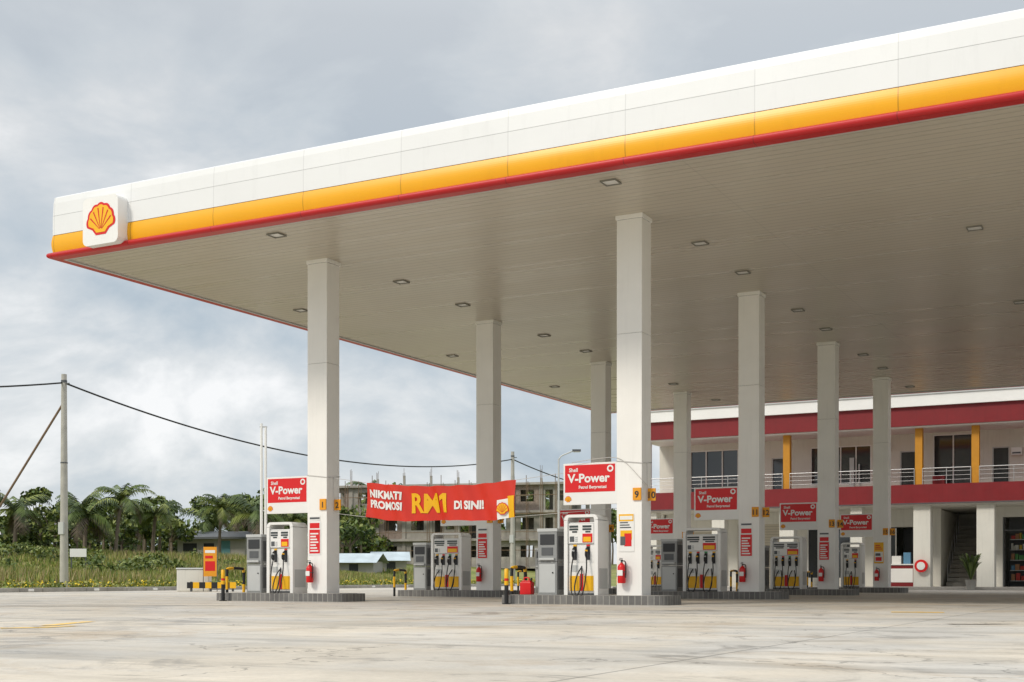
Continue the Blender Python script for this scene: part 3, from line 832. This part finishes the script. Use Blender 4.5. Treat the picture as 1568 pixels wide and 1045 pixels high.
# ------------------------------------------------------------------ poles and wires
def upole(r, a, h, base=0):
    X, Y = S(r, a); e = empty('utility_pole', (X, Y, base-.3)); b = MB()
    b.tube([(0, 0, 0), (0, 0, h+.3)], [.18, .11], POLEC, 14)
    b.tube([(0, 0, h-.05), (0, 0, h+.05)], .125, DGREY, 10); b.tube([(0, 0, h*.62), (0, 0, h*.62+.05)], .15, DGREY, 10)
    b.box(-.14, .14, -.19, -.11, 2.6, 3.1, LGREY)
    b.tube([(0, 0, h-.1), (.3, 0, h-.1)], .03, DGREY, 6)
    b.build('pole_shaft', e); return X, Y
p0 = upole(-37.2, 22, 9.0); p1 = upole(-18.6, 53, 8.95); p2 = upole(.05, 84, 8.3, .5); p3 = upole(18.6, 115, 8.6, 1.4)
pl = empty('power_line', (0, 0, 0)); b = MB()
for (a, c, za, zc, sg) in ((p0, p1, 8.6, 8.6, 1.8), (p1, p2, 8.6, 8.3, 1.65), (p2, p3, 8.3, 9.3, 1.7)):
    pts = []
    for i in range(41):
        t = i/40; pts.append((a[0]+(c[0]-a[0])*t, a[1]+(c[1]-a[1])*t, za+(zc-za)*t-4*sg*t*(1-t)))
    b.tube(pts, .038, BLACK, 6)
b.build('cable', pl)
e = empty('pole_guy_stay', (0, 0, 0)); b = MB(); A = S(-18.6, 53); B_ = S(-23.4, 53)
b.tube([(A[0], A[1], 7.8), (B_[0], B_[1], 0)], .05, BROWN, 8); b.build('stay_rod', e)
X, Y = S(-9.33, 48); e = empty('twin_flagpoles', (X, Y, 0), math.radians(28)); b = MB()
for dx, h in ((-.09, 6.3), (.07, 6.15)):
    b.tube([(dx, 0, 0), (dx, 0, h)], [.06, .045], WHITE, 10)
b.box(-.15, .12, -.03, .03, 6.15, 6.2, LGREY); b.box(-.2, .2, -.2, .2, 0, .1, CONC); b.box(-.15, .12, -.02, .02, 3.0, 3.05, LGREY)
b.build('poles', e)
X, Y = S(2.75, 75); e = empty('street_lamp', (X, Y, .3), math.radians(28)); b = MB()
b.tube([(0, 0, 0), (0, 0, 7.2)], [.09, .05], LGREY, 10)
b.tube(smooth_path([(0, 0, 7.1), (.15, 0, 7.35), (.6, 0, 7.55), (.9, 0, 7.68)], 4), .04, LGREY, 8)
b.box(.8, 1.30, -.12, .12, 7.62, 7.74, DGREY); b.box(.85, 1.25, -.09, .09, 7.58, 7.618, FLUO)
b.build('lamp_post', e)

# ------------------------------------------------------------------ roadside bits at left
X, Y = S(-11.6, 46.5); e = empty('concrete_barrier', (X, Y, 0), math.radians(28)); b = MB()
b.box(-.62, .55, 0, .5, 0, .80, WALLB); b.box(-.65, .58, -.03, .53, .80, .86, LGREY); b.build('block', e, .03)
X, Y = S(-10.9, 46.0); e = empty('striped_crash_barrier', (X, Y, 0), math.radians(28)); b = MB()
for i in range(8):
    b.box(-.8+i*.22, -.8+(i+1)*.22, -.06, .0, .12, .34, YEL if i % 2 else BLACK)
for xx in (-.7, 0, .8): b.box(xx, xx+.07, 0, .07, 0, .36, DGREY)
b.build('rails', e)
X, Y = S(-10.95, 46.3); e = empty('orange_notice_board', (X, Y, 0), math.radians(28)); b = MB()
b.box(-.24, .24, 0, .03, .55, 1.62, ORANGE); b.box(-.26, -.24, .0, .04, 0, 1.64, DGREY); b.box(.24, .26, .0, .04, 0, 1.64, DGREY)
b.box(-.18, .18, -.005, .002, .75, 1.1, RED); b.box(-.18, .1, -.005, .002, 1.2, 1.3, RED); b.box(-.18, .18, -.005, .002, 1.4, 1.5, WHITE)
b.build('board', e)
X, Y = S(-23.8, 70); e = empty('white_billboard', (X, Y, gh(X, Y)), math.radians(28)); b = MB()
b.box(-.45, .45, 0, .05, 1.05, 1.5, WHITE); b.box(-.42, -.36, 0.05, .1, 0, 1.45, DGREY); b.box(.36, .42, .05, .1, 0, 1.45, DGREY); b.build('board', e)
X, Y = S(-25.5, 108); g0 = gh(X, Y); e = empty('grey_roof_cabin', (X, Y, g0-.3), math.radians(22)); b = MB()
CREAM = M('cabin_wall', (.42, .40, .36), .7, var=.1); TEAL = M('teal_panel', (.12, .30, .33), .6)
RF = M('grey_roof_sheet', (.13, .14, .15), .6, var=.15)
b.box(-2.9, 3.0, 0, 5, 0, 2.0, CREAM); b.box(.9, 1.7, -.03, 0, .2, 1.7, TEAL); b.box(-2.4, -1.2, -.03, 0, .8, 1.5, DARK); b.box(-.6, .3, -.03, 0, .8, 1.5, DARK)
b.build('walls', e)
b = MB(); b.add([(-3.5, -.7, 2.0), (3.5, -.7, 2.0), (3.5, 2.5, 2.6), (-3.5, 2.5, 2.6), (3.5, 5.6, 2.0), (-3.5, 5.6, 2.0)], [(0, 1, 2, 3), (3, 2, 4, 5)], RF)
b.box(-3.5, 3.5, -.72, -.68, 1.85, 2.02, RF); b.build('roof', e)
TARP = M('blue_white_roof', (.50, .58, .62), .5, var=.2, vs=1)
for (r, a, sc, rz) in ((-12.2, 98, 1.0, 20), (-9.8, 103, .8, 35)):
    X, Y = S(r, a); e = empty('tin_roof_shed', (X, Y, gh(X, Y)-.1), math.radians(rz)); b = MB()
    b.box(-1.6*sc, 1.6*sc, 0, 3, 0, 1.1, CREAM); b.box(-.3, .4, -.03, 0, 0, .9, DARK); b.build('walls', e)
    b = MB(); b.add([(-2*sc, -.6, 1.0), (2*sc, -.6, 1.0), (2*sc, 1.5, 1.75), (-2*sc, 1.5, 1.75), (2*sc, 3.6, 1.0), (-2*sc, 3.6, 1.0)], [(0, 1, 2, 3), (3, 2, 4, 5)], TARP)
    b.build('roof', e)

# ------------------------------------------------------------------ unfinished building
X, Y = S(-6.8, 128); g0 = 1.7
ub = empty('unfinished_concrete_building', (X, Y, g0-.3), math.radians(14))
b = MB(); RC = M('raw_concrete', (.42, .39, .345), .9, var=.28, vs=.8, var2=.25, vs2=.3)
DP, ST = 10, 2.75
for fl in range(4):
    z = fl*ST
    b.box(-13, 13, 0, DP, z, z+.28, RC)
    b.box(-13.0, 13.0, -.35, -.003, z+.02, z+.22, RC)
for i in range(10):
    xx = -13+i*26/9*.985
    for yy in (0.02, 4.8, 9.6):
        for fl in range(3): b.box(xx, xx+.38, yy, yy+.38, fl*ST+.283, (fl+1)*ST-.003, RC)
    b.box(xx+.1, xx+.3, .1, .3, 3*ST+.283, 3*ST+.28+random.uniform(.3, 1.1), RC)
    for kk in range(3): b.cyl((xx+.1+.08*kk, .15, 3*ST+.5), (xx+.08+.1*kk, .15, 3*ST+random.uniform(1.4, 2)), .02, .02, BROWN, 4)
for fl in range(3):
    z = fl*ST+.283
    for i in range(9):
        xa = -13+i*26/9*.985+.383; xb = xa+26/9*.985-.386
        q = random.random()
        if q < .78:
            m = RC if random.random() < .85 else REDBRICK
            wall(b, .12, .28, z, z+ST-.288, xa, xb, [(xa+.55, xb-.55, z+.85, z+2.0)] if q < .6 else [(xa+.2, xa+1.0, z, z+2.0), (xa+1.4, xb-.2, z+.9, z+1.9)], m)
        if random.random() < .5:
            b.box(xa, xb, 5.0, 5.15, z, z+ST-.288, RC)
b.build('frame', ub)
b = MB(); PLANK = M('plank', (.32, .27, .20), .9, var=.2)
for i in range(19):
    xx = -13+i*1.45
    if 5 < i < 8: continue
    b.cyl((xx, -1.2, 0), (xx, -1.2, 8.6+random.uniform(0, .8)), .035, .035, BROWN, 5); b.cyl((xx, -.5, 0), (xx, -.5, 8.6), .035, .035, BROWN, 5)
for z in (1.8, 3.6, 5.4, 7.2):
    b.cyl((-13, -1.2, z), (13.1, -1.2, z), .03, .03, BROWN, 5)
    if z > 5: b.box(-9, 9, -1.1, -.55, z-.06, z, PLANK)
b.build('scaffolding', ub)

# ------------------------------------------------------------------ vegetation
class Veg:
    def __init__(s): s.V = []; s.idx = []; s.mb = MB()
    def leaves(s, n, c, rad, size, wts=(.30, .42, .28)):
        d = rng.normal(size=(n, 3)); d /= np.linalg.norm(d, axis=1)[:, None]
        rr = rng.uniform(.35, 1, (n, 1))**.6
        p = np.array(c)+d*rr*np.array(rad)
        a = rng.normal(size=(n, 3)); a /= np.linalg.norm(a, axis=1)[:, None]
        t = rng.normal(size=(n, 3)); bb = np.cross(a, t); bb /= np.linalg.norm(bb, axis=1)[:, None]
        sz = size*rng.uniform(.5, 1.2, (n, 1))
        a = a*sz; bb = bb*sz*.6
        s.V.append(np.stack([p-a, p-bb, p+a, p+bb], 1).reshape(-1, 3))
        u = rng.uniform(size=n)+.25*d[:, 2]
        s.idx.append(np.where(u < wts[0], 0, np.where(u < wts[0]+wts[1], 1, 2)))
    def build(s, name, mats, parent=None):
        V = np.concatenate(s.V); idx = np.concatenate(s.idx); n = len(V)//4
        me = bpy.data.meshes.new(name)
        tv = s.mb.v; tf = s.mb.f
        me.from_pydata([tuple(v) for v in V.tolist()]+tv, [], [(4*i, 4*i+1, 4*i+2, 4*i+3) for i in range(n)]+[tuple(a+4*n for a in f) for f in tf])
        for m in mats: me.materials.append(m)
        me.materials.append(BARK)
        me.polygons.foreach_set('material_index', list(idx.astype(int))+[len(mats)]*len(tf))
        me.update(); return obj(name, me, parent)
def tree(vg, x, y, z, h, cw, nl, size=.32, low=.42):
    tr = h*.45
    vg.mb.tube([(x, y, z-.3), (x+.1, y, z+tr*.5), (x, y+.1, z+tr)], [.16, .12, .08], BARK, 6)
    k = random.randint(5, 9)
    wt = random.choice([(.42, .40, .18), (.25, .45, .30), (.2, .38, .42), (.3, .42, .28)])
    for i in range(k):
        a = random.uniform(0, 6.283); rr = cw*random.uniform(.15, .62)
        c = (x+rr*math.cos(a), y+rr*math.sin(a), z+h*random.uniform(low, .88))
        vg.mb.tube([(x, y, z+tr*.8), c], [.07, .02], BARK, 4)
        R = cw*random.uniform(.24, .48)
        vg.leaves(nl//k, c, (R, R, R*.7), size, wt)
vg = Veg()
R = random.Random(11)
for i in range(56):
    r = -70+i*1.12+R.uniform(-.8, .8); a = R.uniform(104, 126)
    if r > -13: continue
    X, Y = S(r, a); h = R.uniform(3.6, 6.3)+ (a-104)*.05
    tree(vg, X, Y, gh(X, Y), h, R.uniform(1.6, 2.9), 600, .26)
for i in range(46):
    r = -62+i*1.0+R.uniform(-.6, .6); a = R.uniform(88, 101)
    if -29 < r < -16: continue
    X, Y = S(r, a); tree(vg, X, Y, gh(X, Y)-.4, R.uniform(2.4, 4.4), R.uniform(1.3, 2.1), 420, .21, .3)
# understorey closing the gaps below the crowns
for i in range(70):
    r = -66+i*.77+R.uniform(-.3, .3); a = R.uniform(127, 133)
    if r > -13: continue
    X, Y = S(r, a)
    vg.leaves(170, (X, Y, gh(X, Y)+R.uniform(.9, 1.5)), (1.3, 1.3, R.uniform(1.2, 2.1)), .32, (.45, .38, .17))
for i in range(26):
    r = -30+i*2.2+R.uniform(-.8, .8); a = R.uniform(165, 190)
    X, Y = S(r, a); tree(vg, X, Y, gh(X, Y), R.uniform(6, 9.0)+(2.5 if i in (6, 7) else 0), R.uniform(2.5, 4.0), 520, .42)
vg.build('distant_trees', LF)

def palm_mesh(h, fl, seed):
    q = random.Random(seed); b = MB()
    bend = q.uniform(-.6, .6)
    pts = [(bend*t*t, 0, h*t) for t in (0, .25, .5, .75, 1)]
    b.tube(pts, [.20, .15, .13, .12, .12], BARK, 8)
    top = Vector(pts[-1])
    nf = 26
    for i in range(nf):
        a = 2*math.pi*i/nf*1.618*4; el = q.uniform(-.35, 1.25); L_ = fl*q.uniform(.8, 1.1)
        dirv = Vector((math.cos(a), math.sin(a), 0)); side = Vector((-math.sin(a), math.cos(a), 0))
        seg = 9; p = top.copy(); ang = el; pth = [p.copy()]
        for s_ in range(seg):
            p = p+(dirv*math.cos(ang)+Vector((0, 0, 1))*math.sin(ang))*(L_/seg); ang -= .10+.13*s_/seg*2; pth.append(p.copy())
        mat = LF[q.choice([0, 1, 1, 2])] if el > -.15 else BARK
        b.tube(pth[::2], [.035, .03, .022, .015, .01][:len(pth[::2])], LF[2], 4)
        for s_ in range(1, seg+1):
            base = pth[s_]; prev = pth[s_-1]; fw = (base-prev)
            for sub in (0, .5):
                bp = prev+fw*sub
                ll = fl*.30*math.sin(math.pi*min(1, (s_+sub)/(seg+1.5)*.9+.1))
                for sg in (-1, 1):
                    tip = bp+side*sg*ll*.75+fw.normalized()*ll*.45+Vector((0, 0, -1))*ll*q.uniform(.35, .75)
                    wv = fw.normalized()*.06
                    b.add([tuple(bp-wv), tuple(bp+wv), tuple(tip)], [(0, 1, 2)], mat)
    return b.mesh('palm')
PM = [palm_mesh(3.6, 2.6, 1), palm_mesh(4.6, 2.8, 2), palm_mesh(2.8, 2.7, 5)]
for (r, a, k, sc) in ((-33.5, 98, 0, 1.05), (-29.2, 94, 1, .98), (-30.8, 92, 2, 1.1), (-27.6, 98, 0, 1.05), (-26.3, 112, 2, 1.2), (-24.3, 106, 1, .95), (-22.4, 110, 0, 1.2), (-20.8, 104, 2, 1.35), (-37, 95, 2, 1.1), (-43, 101, 1, 1), (-19.0, 112, 1, 1.05),
                     (-23.4, 118, 1, 1.05), (-16.2, 160, 1, 1.8), (-13.3, 158, 0, 1.9), (2.8, 160, 1, 1.75), (-9, 165, 1, 1.7), (-18.0, 108, 0, 1.0)):
    X, Y = S(r, a); e = empty('coconut_palm', (X, Y, gh(X, Y)-.2), R.uniform(0, 6.28)); e.scale = (sc,)*3
    obj('trunk_and_fronds', PM[k], e)

def tufts(n, region, hmin, hmax, wd, wts, name, mats, blades=5):
    I = []; T = []
    for i in range(n):
        x, y = region()
        z = gh(x, y); patch = math.sin(x*.35+1.3*math.sin(y*.21))+math.sin(y*.27+x*.11)
        w2 = (wts[0]+(.3 if patch < 0 else 0), wts[1], wts[2]+(.25 if patch > .7 else 0)); hs = 1+.35*max(-1, min(1, patch))
        for b_ in range(blades):
            a = random.uniform(0, 6.283); h = random.uniform(hmin, hmax)*hs; px = x+random.uniform(-.2, .2); py = y+random.uniform(-.2, .2)
            dx = math.cos(a)*wd; dy = math.sin(a)*wd; lx = random.uniform(-.25, .25)*h*1.5; ly = random.uniform(-.25, .25)*h*1.5
            T.append(((px-dx, py-dy, z), (px+dx, py+dy, z), (px+lx, py+ly, z+h)))
            I.append(random.choices([0, 1, 2], w2)[0])
    vs = [p for t in T for p in t]
    me = bpy.data.meshes.new(name); me.from_pydata(vs, [], [(3*i, 3*i+1, 3*i+2) for i in range(len(T))])
    for m in mats: me.materials.append(m)
    me.polygons.foreach_set('material_index', I); me.update(); return obj(name, me)
def reg1():
    while True:
        r = random.uniform(-40, -6); a = random.uniform(54, 102)
        if abs(r)/a > .46 or (r/a > -.1 and a < 60): continue
        X, Y = S(r, a)
        if X < -21.2: return X, Y
tufts(12000, reg1, .2, .60, .05, (.35, .4, .2), 'grass', GR, 5)
vg = Veg()
for i in range(34):
    r = R.uniform(-36, -18); a = R.uniform(66, 92)
    if abs(r)/a > .45 or (r > -25 and r < -22.5 and a < 72): continue
    X, Y = S(r, a)
    if X > -24: continue
    for q in range(3):
        vg.leaves(90, (X+R.uniform(-.6, .6), Y+R.uniform(-.6, .6), gh(X, Y)+R.uniform(.2, .5)), (R.uniform(.4, .9), R.uniform(.4, .9), R.uniform(.3, .65)), .13, (.25, .4, .35))
vg.build('field_scrub', LF)
vg = Veg()
for i in range(170):
    y = -14+i*.42; x = -20.3+random.uniform(-.25, .25)
    vg.leaves(55, (x, y, .18), (.42, .42, .22+.06*math.sin(i*.7)), .075, (.15, .35, .30))
for i in range(170):
    y = -14+i*.42; x = -20.2+random.uniform(-.25, .25)
    vg.leaves(int(12+9*math.sin(i*.9)), (x, y, .28), (.42, .42, .17), .045, (.2, .35, .30)); vg.idx[-1][:] = 3
vg.build('flowering_hedge', [LF[1], GR[0], GR[1], FLW])
print('done')
